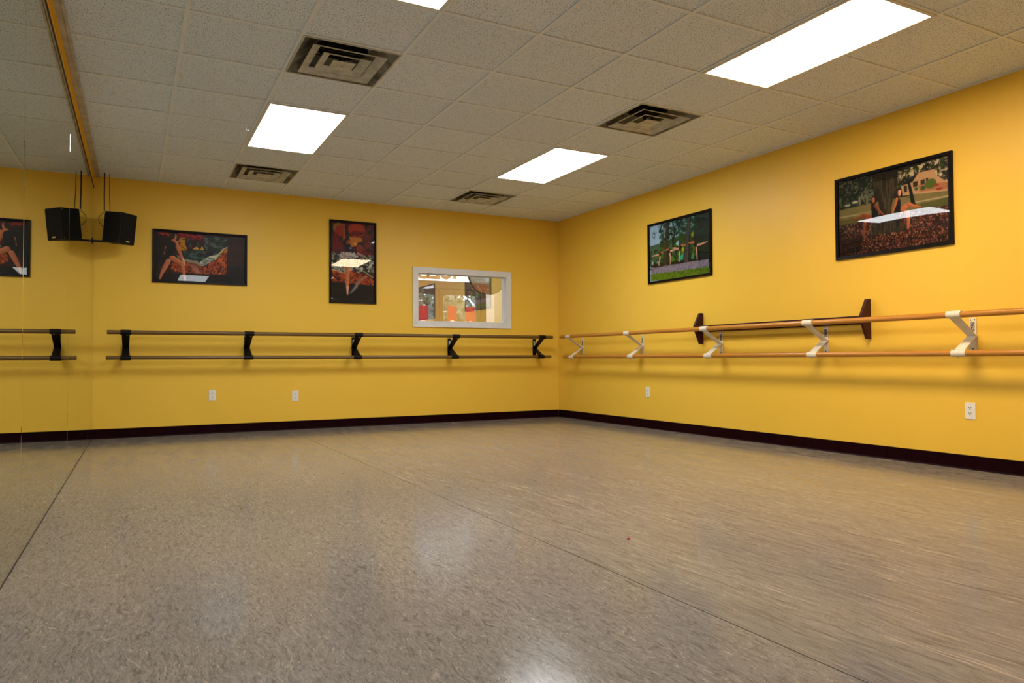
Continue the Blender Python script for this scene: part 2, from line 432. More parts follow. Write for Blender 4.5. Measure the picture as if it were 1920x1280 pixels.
for c, r in VENTS:
    root = empty('ceiling_vent', ((c+.5)*T, (r+.5)*T, H))
    h = T/2-.006
    rim = MB()
    for a, b in (((-h,-h),(-h+.012,h)), ((h-.012,-h),(h,h)), ((-h+.012,-h),(h-.012,-h+.012)), ((-h+.012,h-.012),(h-.012,h))):
        rim.box((a[0],a[1],-.004), (b[0],b[1],.008))
    rim.build('rim', M['vent'], root)
    frustum_ring(h-.012, 0, .17, .085).build('pan', M['soot_shade'], root)
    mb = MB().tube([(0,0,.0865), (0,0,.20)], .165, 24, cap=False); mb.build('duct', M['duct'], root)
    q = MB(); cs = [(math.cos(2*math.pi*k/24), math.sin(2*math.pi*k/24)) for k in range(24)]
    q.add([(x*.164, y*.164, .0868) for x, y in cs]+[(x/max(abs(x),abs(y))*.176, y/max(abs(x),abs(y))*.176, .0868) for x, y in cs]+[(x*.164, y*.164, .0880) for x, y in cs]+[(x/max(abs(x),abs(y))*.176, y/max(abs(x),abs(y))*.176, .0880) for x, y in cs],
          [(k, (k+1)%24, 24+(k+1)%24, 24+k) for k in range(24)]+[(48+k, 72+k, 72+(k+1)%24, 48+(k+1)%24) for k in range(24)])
    q.build('collar', M['soot_shade'], root)
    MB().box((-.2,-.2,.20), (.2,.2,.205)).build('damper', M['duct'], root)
    for ho, zo, hi, zi in ((.222, -.014, .172, .010), (.142, -.017, .096, .006)):
        k = frustum_ring(ho, zo, hi, zi).build('cone', M['vent'], root)
        lip = MB()
        for a, b in (((-ho-.005,-ho-.005),(-ho,ho+.005)), ((ho,-ho-.005),(ho+.005,ho+.005)), ((-ho,-ho-.005),(ho,-ho)), ((-ho,ho),(ho,ho+.005))):
            lip.box((a[0],a[1],zo-.002), (b[0],b[1],zo+.004))
        lip.build('lip', M['vent'], k)
    cp = MB().box((-.070,-.070,-.020), (.070,.070,-.016)).build('centre_plate', M['vent'], root, .001)
    MB().tube([(0,0,-.022), (0,0,-.016)], .004, 10).build('screw', M['slot'], cp)
    sp = MB()
    for s in (-1, 1):
        sp.box((-.008, s*.05-.008, -.016), (.008, s*.05+.008, .06)); sp.box((-.17, s*.05-.004, .045), (.17, s*.05+.004, .049))
    sp.build('support', M['duct'], root)
    tag(root, vent_labels[(c, r)], 'vent', 'square ceiling vents')

# ================================================================== BALLET BARRES
def bracket(parent, P, t, n, top, bot, colmat, stick):
    """P: foot of the bracket on the wall (z=0), t: along the wall, n: into the room"""
    t = Vector(t); n = Vector(n)
    def w2(a, o, z): return P + t*a + n*o + Vector((0,0,z))
    def strap(p, q, hw0, hw1, th):
        (o0, z0), (o1, z1) = p, q
        d = Vector((o1-o0, z1-z0)).normalized(); nx, nz = -d.y*th/2, d.x*th/2
        return MB().hexa([w2(-hw0,o0-nx,z0-nz), w2(hw0,o0-nx,z0-nz), w2(hw1,o1-nx,z1-nz), w2(-hw1,o1-nx,z1-nz),
                          w2(-hw0,o0+nx,z0+nz), w2(hw0,o0+nx,z0+nz), w2(hw1,o1+nx,z1+nz), w2(-hw1,o1+nx,z1+nz)])
    zj = .925
    b = strap((.006, zj-.006), (top[0]-.006, top[1]-.024), .030, .036, .006)
    s2 = strap((.006, zj+.006), (bot[0]-.006, bot[1]+.024), .030, .036, .006)
    b.add(s2.v, s2.f)
    br = b.build('bracket', colmat, parent, .001)
    MB().hexa([w2(-.024,.0005,.815), w2(.024,.0005,.815), w2(.024,.0005,1.05), w2(-.024,.0005,1.05),
               w2(-.024,.0055,.815), w2(.024,.0055,.815), w2(.024,.0055,1.05), w2(-.024,.0055,1.05)]).build('wall_plate', colmat, br, .001)
    for (o, z) in (top, bot):
        MB().tube([w2(-.048,o,z), w2(.048,o,z)], .0255, 20).build('clamp', colmat, br, smooth=True)
        MB().tube([w2(.012,o,z-.024), w2(.012,o,z-.031)], .005, 8).build('set_screw', M['steel'], br)
    MB().hexa([w2(-.013,.0056,.955), w2(.013,.0056,.955), w2(.013,.0056,1.02), w2(-.013,.0056,1.02),
               w2(-.013,.0061,.955), w2(.013,.0061,.955), w2(.013,.0061,1.02), w2(-.013,.0061,1.02)]).build('sticker', stick, br)
    for a, z in ((-.013,1.036), (.013,1.036), (0,.835)):
        MB().tube([w2(a,.004,z), w2(a,.0075,z)], .005, 8).build('screw', M['slot'], br)
def rail(parent, a, b, mt):
    a, b = Vector(a), Vector(b); d = (b-a).normalized(); r = .021
    return MB().tube([a, a+d*.004, b-d*.004, b], [r-.004, r, r, r-.004], 20).build('rail', mt, parent, smooth=True)
# on the far wall
TO, BO = .21, .172
rt = empty('ballet_barre', (2.1, D, 0))
def child_space(root, fn):
    n0 = set(bpy.data.objects.keys()); fn()
    for k in list(bpy.data.objects.keys()):
        if k not in n0:
            o = bpy.data.objects[k]
            if o.parent is root: o.location = -Vector(root.location)
def far_barre():
    rail(rt, (-.464, D-TO, 1.070), (4.675, D-TO, 1.070), M['walnut'])
    rail(rt, (-.473, D-BO, .816), (4.668, D-BO, .814), M['walnut'])
    for x in (-.299, .872, 2.066, 3.287, 4.512):
        bracket(rt, Vector((x, D, 0)), (1,0,0), (0,-1,0), (TO, 1.070), (BO, .815), M['black_metal'], M['sticker_pale'])
child_space(rt, far_barre)
tag(rt, 'double wooden ballet barre on black brackets under the observation window', 'ballet barre')
rt2 = empty('ballet_barre', (W, 0, 0))
def side_barre():
    rail(rt2, (W-.215, 3.185, 1.069), (W-.215, -4.6, 1.064), M['oak'])
    rail(rt2, (W-.165, 3.18, .811), (W-.165, -4.6, .803), M['oak'])
    for y in (2.985, 1.755, .523, -.692, -1.886, -3.09, -4.3):
        bracket(rt2, Vector((W, y, 0)), (0,1,0), (-1,0,0), (.215, 1.068), (.165, .806), M['white_metal'], M['sticker_dark'])
child_space(rt2, side_barre)
tag(rt2, 'double golden oak ballet barre on white brackets', 'ballet barre')

# ------------------------------------------------------------------ maroon wall shelf behind the side barre
sh = empty('wall_shelf', (W, -.16, .925))
prof = [(0, 0), (-.048, 0), (-.118, .155), (-.118, .185), (-.048, .315), (0, .315)]
def end_panel(y):
    MB().prism([(p[0], y-.011, p[1]) for p in prof], (0, .022, 0)).build('end_panel', M['maroon'], sh, .003)
end_panel(.94); end_panel(-.94)
MB().box((-.116, -.929, .160), (-.002, .929, .182)).build('shelf_board', M['maroon'], sh, .002)
MB().box((-.020, -.929, .120), (-.002, .929, .160)).build('back_cleat', M['maroon'], sh, .001)
tag(sh, 'long maroon wall shelf with pointed end panels behind the oak barre', 'shelf')

# ------------------------------------------------------------------ electrical outlets
def outlet(P, rz, label):
    root = empty('electrical_outlet', P, rz)   # faces local -y
    MB().box((-.036, -.006, -.0585), (.036, -.0002, .0585)).build('cover_plate', M['plastic'], root, .003)
    for s in (-1, 1):
        z = s*.0195
        pts = [(math.cos(a)*.0165, -.0062, z+max(-.0125, min(.0125, math.sin(a)*.0165))) for a in [2*math.pi*k/20 for k in range(20)]]
        rc = MB().prism(pts, (0, -.0016, 0)).build('receptacle', M['plastic'], root)
        for x, hh in ((-.0065, .0050), (.0065, .0042)):
            MB().box((x-.0018, -.0084, z+.003-hh), (x+.0018, -.0079, z+.003+hh)).build('slot', M['slot'], rc)
        MB().tube([(0, -.0084, z-.008), (0, -.0079, z-.008)], .0032, 10).build('ground_hole', M['slot'], rc)
    MB().tube([(0, -.0072, 0), (0, -.0055, 0)], .0032, 10).build('screw', M['plastic'], root)
    tag(root, label, 'outlet', 'white duplex outlets low on the walls')
outlet((.526, D, .412), 0, 'white duplex outlet low on the far wall below the wide poster')
outlet((1.397, D, .380), 0, 'white duplex outlet low on the far wall between the wide and the tall poster')
outlet((W, 1.669, .404), -math.pi/2, 'white duplex outlet below the oak barre beneath the poster of four dancers')
outlet((W, -1.857, .407), -math.pi/2, 'white duplex outlet below the oak barre past the maroon shelf')

# ------------------------------------------------------------------ hanging speaker
sy = 3.20
spk = empty('loudspeaker', (-.368, 3.33, 1.95))
sp_m = Matrix.Translation(Vector((-.368, 3.33, 2.10))-Vector(spk.location)) @ Matrix.Rotation(math.radians(-42), 4, 'Z') @ Matrix.Rotation(math.radians(7), 4, 'Y')
# local frame: +x is the front
def sp_part(name, mb, mt, parent=None, bevel=0., smooth=False):
    mb.v = [tuple(sp_m @ Vector(p)) for p in mb.v]
    return mb.build(name, mt, parent or spk, bevel, smooth)
dx, wy, hz = .112, .100, .152
cabinet = MB().hexa([(-dx,-wy*.78,-hz), (dx,-wy,-hz), (dx,wy,-hz), (-dx,wy*.78,-hz), (-dx,-wy*.78,hz), (dx,-wy,hz), (dx,wy,hz), (-dx,wy*.78,hz)])
sp_part('cabinet', cabinet, M['speaker'], bevel=.006)
sp_part('grille', MB().hexa([(dx+.001,-wy+.006,-hz+.006), (dx+.010,-wy+.012,-hz+.012), (dx+.010,wy-.012,-hz+.012), (dx+.001,wy-.006,-hz+.006),
                             (dx+.001,-wy+.006,hz-.006), (dx+.010,-wy+.012,hz-.012), (dx+.010,wy-.012,hz-.012), (dx+.001,wy-.006,hz-.006)]), M['grille'], bevel=.003)
sp_part('badge', MB().box((dx+.0102, -.022, -hz+.020), (dx+.0120, .022, -hz+.034)), M['steel'])
for s in (-1, 1):
    sp_part('corner_screw', MB().tube([(dx-.02, -wy*.97-.001, s*(hz-.018)), (dx-.02, -wy*.97-.006, s*(hz-.018))], .004, 8), M['steel'])
off = Vector(spk.location)
def wtube(name, pts, r, mt, parent=spk):
    return MB().tube([Vector(p)-off for p in pts], r, 8).build(name, mt, parent, smooth=True)
wtube('hanging_strap', [(-.497, 3.40, 2.655), (-.497, 3.39, 2.45), (-.495, 3.37, 2.27)], .006, M['cable'])
wtube('hanging_wire', [(-.452, 3.42, 2.655), (-.451, 3.40, 2.45), (-.445, 3.37, 2.26)], .0035, M['cable'])
loop = [(-.495+(-.045)*math.sin(math.pi*k/10)-.01*k/10, 3.38, 2.262-.15*k/10) for k in range(11)]
wtube('cable_loop', loop, .003, M['cable'])
arm = MB().box((mlx(3.44)-off.x+.0012, 3.425-off.y, 1.968-off.z), (-.40-off.x, 3.450-off.y, 1.986-off.z))
arm.build('mount_arm', M['black_metal'], spk, .002)
MB().box((mlx(3.44)-off.x+.0012, 3.40-off.y, 1.95-off.z), (mlx(3.44)-off.x+.005, 3.475-off.y, 2.005-off.z)).build('mount_plate', M['black_metal'], spk)
tag(spk, 'black loudspeaker hanging in the corner between mirror and far wall', 'speaker')

# ------------------------------------------------------------------ small things
def hook(px, py, label):
    p = at(px, py-3, 2, H)
    root = empty('ceiling_hook', (p.x, p.y, H))
    MB().tube([(0,0,-.001), (0,0,-.012)], [.009, .003], 12).build('base', M['plastic'], root, smooth=True)
    pts = [(0,0,-.010), (0,0,-.018)] + [(.012-.012*math.cos(a), 0, -.018-.013*math.sin(a)) for a in [math.pi*k/10 for k in range(1, 10)]]
    MB().tube(pts, .0024, 8).build('hook_wire', M['plastic'], root, smooth=True)
    tag(root, label, 'hook')
hook(461, 240, 'small white ceiling hook beside the light above the tall poster')
hook(1164, 295, 'small white ceiling hook beside the light near the observation window corner')
p = at(1178.5, 1011, 2, 0.0)
bead = MB().tube([(0,0,0), (0,0,.002), (0,0,.005), (0,0,.008), (0,0,.009)], [.003, .0058, .0068, .0045, .001], 10).build('bead', M['red'], None, smooth=True)
bead.location = (p.x, p.y, .0002)
tag(bead, 'tiny red bead lying on the vinyl floor', 'bead')
# ================================================================== FRAMED PHOTOGRAPHS
def homography(quad):
    """maps points measured on the photographed poster (x,y) to the print's own u,v (0..1, v down)"""
    dst = [(0,0),(1,0),(1,1),(0,1)]; A = []
    for (x, y), (u, v) in zip(quad, dst):
        A.append([x, y, 1, 0, 0, 0, -u*x, -u*y, u]); A.append([0, 0, 0, x, y, 1, -v*x, -v*y, v])
    A = np.array(A, float); h = np.linalg.solve(A[:, :8], A[:, 8]); return np.append(h, 1).reshape(3, 3)
class Canvas:
    def __init__(s, nx, ny, quad, seed):
        s.nx, s.ny = nx, ny; s.H = homography(quad); s.rng = np.random.default_rng(seed)
        s.asp = nx/ny
        s.X, s.Y = np.meshgrid((np.arange(nx)+.5)/ny, (np.arange(ny)+.5)/ny)   # units of height
        s.img = np.zeros((ny, nx, 3))
    def p(s, x, y):
        q = s.H @ np.array([x, y, 1.]); return q[0]/q[2]*s.asp, q[1]/q[2]
    def pts(s, P): return [s.p(*a) for a in P]
    def blend(s, m, col, a=1.):
        m = np.clip(m, 0, 1)[..., None]*a; s.img = s.img*(1-m) + np.array(s2l(col))*m
    def poly(s, P, col, a=1., keep=None):
        Q = s.pts(P); ins = np.zeros_like(s.X, bool)
        for (x0, y0), (x1, y1) in zip(Q, Q[1:]+Q[:1]):
            c = ((y0 > s.Y) != (y1 > s.Y)) & (s.X < (x1-x0)*(s.Y-y0)/((y1-y0) if y1 != y0 else 1e-9)+x0)
            ins ^= c
        mk = ins.astype(float)
        if keep is not None: mk = mk*keep
        s.blend(mk, col, a); return ins.astype(float)
    def limb(s, P, r, col, a=1.):
        """tapered limb through points P, radii r given in measured pixels"""
        Q = s.pts(P); k = s.scale(); best = np.zeros_like(s.X); side = np.zeros_like(s.X)
        for (a0, a1, r0, r1) in zip(Q, Q[1:], r, r[1:]):
            dx_, dy_ = a1[0]-a0[0], a1[1]-a0[1]; L = dx_*dx_+dy_*dy_+1e-12
            t = np.clip(((s.X-a0[0])*dx_+(s.Y-a0[1])*dy_)/L, 0, 1)
            d = np.hypot(s.X-a0[0]-t*dx_, s.Y-a0[1]-t*dy_); rr = (r0+(r1-r0)*t)*k
            mk = np.clip((rr-d)*s.ny*1.2+.5, 0, 1); sd = ((s.X-a0[0]-t*dx_)*.8-(s.Y-a0[1]-t*dy_)*.6)/(rr+1e-9)
            side = np.where(mk > best, sd, side); best = np.maximum(best, mk)
        s.blend(best, col, a)
        if max(r) > 9: s.img *= (1+best*a*np.clip(side, -1, 1)*.38)[..., None]
    def strokes(s, mask, n_, ln, ang, spread, wd, col, a=1.):
        ys, xs_ = np.nonzero(mask > .5)
        if len(ys) == 0: return
        for k in s.rng.integers(0, len(ys), n_):
            x, y = s.X[ys[k], xs_[k]], s.Y[ys[k], xs_[k]]; g = ang+s.rng.normal()*spread; c, n = math.cos(g), math.sin(g)
            u = (s.X-x)*c+(s.Y-y)*n; v = -(s.X-x)*n+(s.Y-y)*c-u*u*s.rng.normal()*4
            s.blend((np.abs(u) < ln)*np.clip((wd*(1-(u/ln)**2)-np.abs(v))*s.ny+.4, 0, 1)*mask, col, a)
    def scale(s):
        a = s.p(600, 600); b = s.p(600, 700); return math.hypot(b[0]-a[0], b[1]-a[1])/100
    def blob(s, x, y, rx, ry, col, ang=0, a=1.):
        cx, cy = s.p(x, y); k = s.scale(); c, n = math.cos(ang), math.sin(ang)
        u = ((s.X-cx)*c+(s.Y-cy)*n)/(rx*k); v = (-(s.X-cx)*n+(s.Y-cy)*c)/(ry*k)
        s.blend(np.clip((1-np.hypot(u, v))*min(rx, ry)*k*s.ny*.6+.3, 0, 1), col, a)
    def noise(s, fx, fy=None, octaves=3):
        fy = fy or fx; out = np.zeros_like(s.X); amp = 1; tot = 0
        for _ in range(octaves):
            gw, gh = int(fx*s.asp)+3, int(fy)+3; g = s.rng.random((gh, gw))
            x = s.X*fx; y = s.Y*fy; xi = x.astype(int); yi = y.astype(int); a = x-xi; b = y-yi
            a = a*a*(3-2*a); b = b*b*(3-2*b)
            out += amp*((g[yi,xi]*(1-a)+g[yi,xi+1]*a)*(1-b)+(g[yi+1,xi]*(1-a)+g[yi+1,xi+1]*a)*b)
            tot += amp; amp *= .6; fx *= 2; fy *= 2
        return out/tot
    def thr(s, n, lo, hi): return np.clip((n-lo)/(hi-lo), 0, 1)

def framed_print(name, cv, P0, ex, w_, h_, label, bulge):
    """P0: lower left corner on the wall, ex: unit vector to the right as seen from the room"""
    ex = Vector(ex); ez = Vector((0,0,1)); en = ez.cross(ex)*-1           # en points into the room
    en = ex.cross(ez)
    root = empty(name, Vector(P0)+ex*(w_/2))
    base = Vector(root.location)
    loc = lambda a, b, o: Vector(P0)-base + ex*a + ez*b + en*o
    fw, dp = .024, .022
    for (a0, a1, b0, b1, mit) in ((0, w_, 0, fw, 0), (0, w_, h_-fw, h_, 1), (0, fw, 0, h_, 2), (w_-fw, w_, 0, h_, 3)):
        o_ = [(0,0),(w_,0),(w_,h_),(0,h_)]; i_ = [(fw,fw),(w_-fw,fw),(w_-fw,h_-fw),(fw,h_-fw)]
        k = {0: 0, 1: 2, 2: 3, 3: 1}[mit]; j = (k+1) % 4
        MB().hexa([loc(*o_[k], .001), loc(*o_[j], .001), loc(*i_[j], .001), loc(*i_[k], .001),
                   loc(*o_[k], dp), loc(*o_[j], dp), loc(*i_[j], dp-.003), loc(*i_[k], dp-.003)]).build('frame_rail', M['frame'], root, .0012)
    MB().hexa([loc(fw-.004, fw-.004, .002), loc(w_-fw+.004, fw-.004, .002), loc(w_-fw+.004, h_-fw+.004, .002), loc(fw-.004, h_-fw+.004, .002),
               loc(fw-.004, fw-.004, .0045), loc(w_-fw+.004, fw-.004, .0045), loc(w_-fw+.004, h_-fw+.004, .0045), loc(fw-.004, h_-fw+.004, .0045)]).build('backing_board', M['frame'], root)
    cv.img = np.clip(cv.img, 0, 1)**1.15
    nx, ny = cv.nx, cv.ny; iw, ih = w_-2*fw, h_-2*fw
    # the print is sampled at vertices; canvas covers the whole frame outline
    U, V = np.meshgrid(np.linspace(fw/w_, 1-fw/w_, nx), np.linspace(fw/h_, 1-fw/h_, ny))
    xi = np.clip(U*nx-.5, 0, nx-1.001); yi = np.clip(V*ny-.5, 0, ny-1.001)
    x0, y0 = xi.astype(int), yi.astype(int); a = (xi-x0)[..., None]; b = (yi-y0)[..., None]; g = cv.img
    colr = (g[y0,x0]*(1-a)+g[y0,np.minimum(x0+1,nx-1)]*a)*(1-b)+(g[np.minimum(y0+1,ny-1),x0]*(1-a)+g[np.minimum(y0+1,ny-1),np.minimum(x0+1,nx-1)]*a)*b
    o0 = np.array(loc(0, 0, .005)); exn = np.array(ex); ezn = np.array(ez)
    verts = (o0 + (U*w_)[..., None]*exn + ((1-V)*h_)[..., None]*ezn).reshape(-1, 3)
    ii = np.arange(nx*ny).reshape(ny, nx)
    faces = np.stack([ii[1:, :-1], ii[1:, 1:], ii[:-1, 1:], ii[:-1, :-1]], -1).reshape(-1, 4)
    me = bpy.data.meshes.new('print'); me.from_pydata(verts.tolist(), [], faces.tolist())
    at_ = me.color_attributes.new('ink', 'FLOAT_COLOR', 'POINT')
    at_.data.foreach_set('color', np.concatenate([colr.reshape(-1, 3), np.ones((nx*ny, 1))], 1).astype(np.float32).ravel())
    me.materials.append(M['print']); link('print', me, root)
    # sprung acrylic cover, slightly bowed
    gx, gy = 30, 60; vv = []; ff = []
    for j in range(gy+1):
        for i in range(gx+1):
            u, v = i/gx, j/gy
            vv.append(tuple(loc(fw-.002+u*(iw+.004), fw-.002+v*(ih+.004), .0095+bulge(u, v))))
    for j in range(gy):
        for i in range(gx):
            k = j*(gx+1)+i; ff.append((k, k+1, k+gx+2, k+gx+1))
    c = MB().add(vv, ff).mesh('cover', M['acrylic'])
    for f in c.polygons: f.use_smooth = True
    link('cover', c, root)
    tag(root, label, 'picture', 'framed dance photographs')
def print_material():
    mt = mat('photo_print', (.5, .5, .5), .45, spec=.2); t = NT(mt)
    a = t.n('ShaderNodeVertexColor'); a.layer_name = 'ink'; t.l(a.outputs[0], t.b.inputs['Base Color']); return mt
M['print'] = print_material()

SK, SKD, SKL = (196, 122, 82), (150, 84, 54), (222, 170, 140)
# ---- wide poster: dancer in black before a painted wall
cv = Canvas(300, 182, [(150,178),(1775,285),(1755,1155),(135,1085)], 1)
cv.img[:] = s2l((14, 8, 8))
n = cv.noise(14); n2 = cv.noise(30); n3 = cv.noise(9, 26)
mural = cv.poly([(230,230),(1430,300),(1410,960),(230,930)], (40, 16, 14))
cv.blend(mural*cv.thr(n2, .52, .6), (82, 20, 18))
for x, y, r in ((300,280,60),(380,285,55),(640,290,60),(730,300,60),(825,320,62),(945,320,62),(470,300,50)): 
    cv.blob(x, y, r, r*.8, (150, 26, 20)); cv.blob(x-10, y+8, r*.55, r*.4, (110, 14, 14)); cv.blob(x+12, y-8, r*.25, r*.18, (205, 70, 40))
cv.poly([(1020,300),(1430,330),(1430,500),(1260,600),(1180,740),(720,730),(640,640),(720,540),(860,545),(1040,545)], (26, 46, 44))
cv.poly([(720,560),(1200,545),(1180,640),(1000,720),(760,700)], (20, 26, 44))
cv.blend(cv.thr(n3, .60, .66)*(cv.poly([(640,560),(1430,350),(1430,480),(1200,720),(720,720)], (26,46,44), 0.)), (66, 100, 84))
cv.poly([(540,400),(590,380),(620,330),(700,335),(705,450),(735,520),(690,552),(600,545),(550,480)], (196, 136, 36))
cv.limb([(560,430),(640,480),(720,540)], [7,6,5], (70, 36, 12)); cv.limb([(600,420),(610,425)], [14,14], (60, 30, 10)); cv.limb([(640,350),(690,360)], [8,8], (70, 36, 12))
cv.poly([(825,528),(900,480),(945,530)], (205, 160, 50)); cv.poly([(960,535),(990,465),(1030,545)], (205, 160, 50))
for x, y, a_, b_, g in ((1070,380,95,45,1.0),(1180,450,90,45,.6),(1245,335,70,36,.2),(1060,490,80,34,1.1),(920,440,60,26,1.3),(750,370,60,26,-1.2),(790,460,60,26,1.4)):
    cv.blob(x, y, a_, b_, (30, 32, 34), g); cv.blob(x, y, a_-12, b_-12, (98, 102, 106), g); cv.limb([(x-a_*.7*math.cos(g), y-a_*.7*math.sin(g)), (x+a_*.7*math.cos(g), y+a_*.7*math.sin(g))], [4,3], (40, 42, 44))
org = cv.poly([(1430,500),(1345,545),(1250,690),(1000,830),(860,760),(700,720),(460,760),(440,860),(560,930),(1400,960)], (140, 56, 22))
cv.blend(org*cv.thr(cv.noise(26), .5, .6), (198, 92, 34)); cv.blend(org*cv.thr(cv.noise(34), .55, .62), (70, 16, 12))
cv.blend(org*cv.thr(n, .55, .7), (110, 28, 20))
cv.poly([(1430,500),(1345,545),(1270,650),(1330,620),(1430,560)], (206, 140, 40))
cv.strokes(org, 90, .05, -.7, .5, .006, (226, 120, 44)); cv.strokes(org, 110, .05, -.6, .5, .005, (38, 10, 8)); cv.strokes(org, 30, .04, -.6, .5, .005, (160, 30, 24))
tl = cv.poly([(1020,300),(1430,330),(1430,490),(1260,600),(1180,740),(720,730),(640,640),(720,540),(1040,545)], (0,0,0), 0.)
cv.strokes(tl, 70, .05, -.6, .5, .004, (84, 120, 104)); cv.strokes(tl, 60, .05, -.5, .6, .004, (8, 12, 14))
cv.poly([(940,760),(1010,700),(1110,650),(1290,590),(1210,690),(1120,760),(1000,815)], (132, 136, 128))
cv.blend(cv.poly([(940,760),(1110,650),(1290,590),(1210,690),(1000,815)], (0,0,0), 0.)*cv.thr(n3, .5, .6), (206, 206, 190))
cv.limb([(1215,705),(1290,600),(1345,530),(1430,490)], [9,9,8,8], (186, 190, 150))
cv.limb([(640,700),(760,730),(880,750),(960,800)], [14,22,26,22], (150, 140, 124))
cv.limb([(520,610),(640,690)], [9,8], (150, 160, 140))
cv.poly([(770,790),(880,800),(960,930),(890,935)], (168, 116, 108)); cv.poly([(700,760),(900,790),(960,860),(800,830)], (150, 80, 60), .6)
cv.poly([(1435,320),(1725,340),(1725,830),(1425,825)], (62, 26, 20))
for k in range(13): cv.limb([(1430,345+k*39),(1725,358+k*38)], [7,7], (30, 10, 9))
for k in range(13):
    for q in range(5): cv.limb([(1450+q*62+(k%2)*30,362+k*39),(1450+q*62+(k%2)*30,378+k*39)], [4,4], (34, 12, 10))
cv.poly([(200,930),(1760,1000),(1760,1160),(200,1090)], (12, 6, 6)); cv.poly([(1415,830),(1730,835),(1730,1090),(1410,1080)], (10, 8, 7))
cv.poly([(210,260),(420,300),(430,640),(330,760),(220,780)], (14, 10, 12), .8)
cv.limb([(470,330),(455,420),(440,520)], [34,46,40], (28, 12, 10))
cv.limb([(520,300),(522,345)], [34,28], SK); cv.limb([(498,285),(480,330),(462,400)], [34,36,30], (40, 16, 12))
cv.limb([(500,390),(545,430),(600,560),(655,700),(680,790)], [34,34,26,19,15], SK)
cv.limb([(385,500),(380,550),(352,602)], [26,22,14], SK)
cv.limb([(470,450),(440,560),(430,660)], [66,74,70], (8, 6, 8)); cv.limb([(380,650),(520,640)], [40,36], (8, 6, 8))
cv.limb([(480,680),(560,720),(640,775)], [46,42,32], SK); cv.limb([(645,780),(665,880),(685,990),(692,1045)], [32,28,18,13], SK)
cv.limb([(410,730),(350,840),(300,930),(265,1025)], [38,34,24,13], SK); cv.limb([(660,700),(690,790)], [18,14], SKL); cv.limb([(685,1000),(692,1050)], [17,12], SKL)
VB = np.linspace(0, 1, 201); OB = -.51*np.cumsum(np.interp(VB, [0, .06, .24, .34, .435, .57, .925, 1], [.007, .007, .005, 0, -.005, -.014, -.039, -.0445]))/200
framed_print('framed_photo', cv, (-.062, D, 1.604), (1,0,0), .935, .558, 'wide black framed photo of a seated dancer before a painted wall',
             lambda u, v: float(np.interp(v, VB, OB)))
# ---- tall poster
cv = Canvas(150, 262, [(125,85),(748,130),(742,1208),(118,1192)], 2)
cv.img[:] = s2l((70, 18, 22))
n = cv.noise(9); n2 = cv.noise(18); n3 = cv.noise(26)
cv.blend(cv.thr(n2, .5, .6), (110, 30, 30)); cv.blend(cv.thr(n3, .58, .64), (30, 8, 12)); cv.blend(cv.thr(n, .6, .7), (86, 20, 44))
cv.blob(250,200,75,70,(150, 110, 50)); cv.blob(262,235,62,78,(160, 46, 26)); cv.blob(490,225,115,95,(168, 52, 28)); cv.blob(500,265,90,30,(120, 26, 18)); cv.limb([(400,270),(500,300),(590,250)],[5,6,4],(50,10,10))
cv.poly([(390,310),(560,330),(570,370),(480,400),(470,440),(410,450),(400,370)], (190, 120, 40)); cv.blob(530,480,50,60,(140,60,50)); cv.poly([(430,400),(500,390),(480,440)], (214,160,70))
for x, y in ((210,390),(260,440),(620,330),(640,420),(580,520),(660,560),(220,300)):
    for k in range(6): cv.blob(x+28*math.cos(k), y+28*math.sin(k), 30, 12, (126, 26, 34), k); 
    cv.blob(x, y, 12, 12, (50, 8, 14))
cv.limb([(315,150),(318,260),(322,370)], [16,16,20], SKD)
md = cv.poly([(150,520),(720,560),(715,800),(150,780)], (44, 46, 44))
cv.blend(md*cv.thr(cv.noise(22), .5, .58), (140, 136, 126)); cv.blend(md*cv.thr(cv.noise(16), .55, .62), (18, 34, 32)); cv.blend(md*cv.thr(cv.noise(30), .62, .66), (206, 200, 190))
cv.strokes(md, 60, .03, -.4, .8, .004, (190, 184, 172)); cv.strokes(md, 60, .03, -.4, .8, .004, (14, 20, 20))
ob = cv.poly([(150,750),(300,790),(420,760),(540,800),(715,870),(712,960),(150,910)], (140, 52, 20))
cv.blend(ob*cv.thr(cv.noise(20), .5, .6), (190, 84, 30)); cv.blend(ob*cv.thr(cv.noise(26), .58, .64), (50, 12, 10)); cv.limb([(160,750),(330,800)],[6,6],(190,180,130)); cv.limb([(560,760),(700,850)],[6,6],(170,170,120))
cv.strokes(ob, 60, .04, .3, .6, .004, (214, 100, 36)); cv.strokes(ob, 60, .04, .3, .6, .004, (40, 10, 8))
cv.poly([(120,915),(745,960),(745,1210),(115,1195)], (14, 7, 7)); cv.limb([(150,970),(700,995)],[3,3],(44,16,14))
cv.blob(350,390,50,50,(34,14,12)); cv.limb([(376,385),(374,430)], [26,22], SKD); cv.limb([(370,450),(400,520)], [44,52], (20, 14, 18)); cv.limb([(395,465),(412,468)], [12,10], (120, 130, 170))
cv.strokes(cv.poly([(280,510),(480,520),(520,600),(260,590)], (60,50,50), .5), 40, .03, .2, .8, .006, (196, 186, 184)); cv.limb([(500,540),(600,580)], [20,10], (160, 130, 120))
cv.limb([(330,560),(330,680),(322,780)], [22,18,14], (170, 150, 130))
cv.limb([(370,680),(362,780),(358,880),(362,985),(361,1080)], [34,30,30,18,8], SK); cv.limb([(360,985),(362,1075)], [16,8], SKL)
cv.limb([(610,850),(540,885),(490,940)], [10,20,24], (160, 110, 96)); cv.limb([(480,970),(440,1020),(395,1066)], [20,13,5], (128, 124, 120))
framed_print('framed_photo', cv, (1.778, D, 1.448), (1,0,0), .559, .972, 'tall black framed photo of a dancer on one leg in red flowers',
             lambda u, v: .0028*abs(2*v-1)**7+.0060*u)
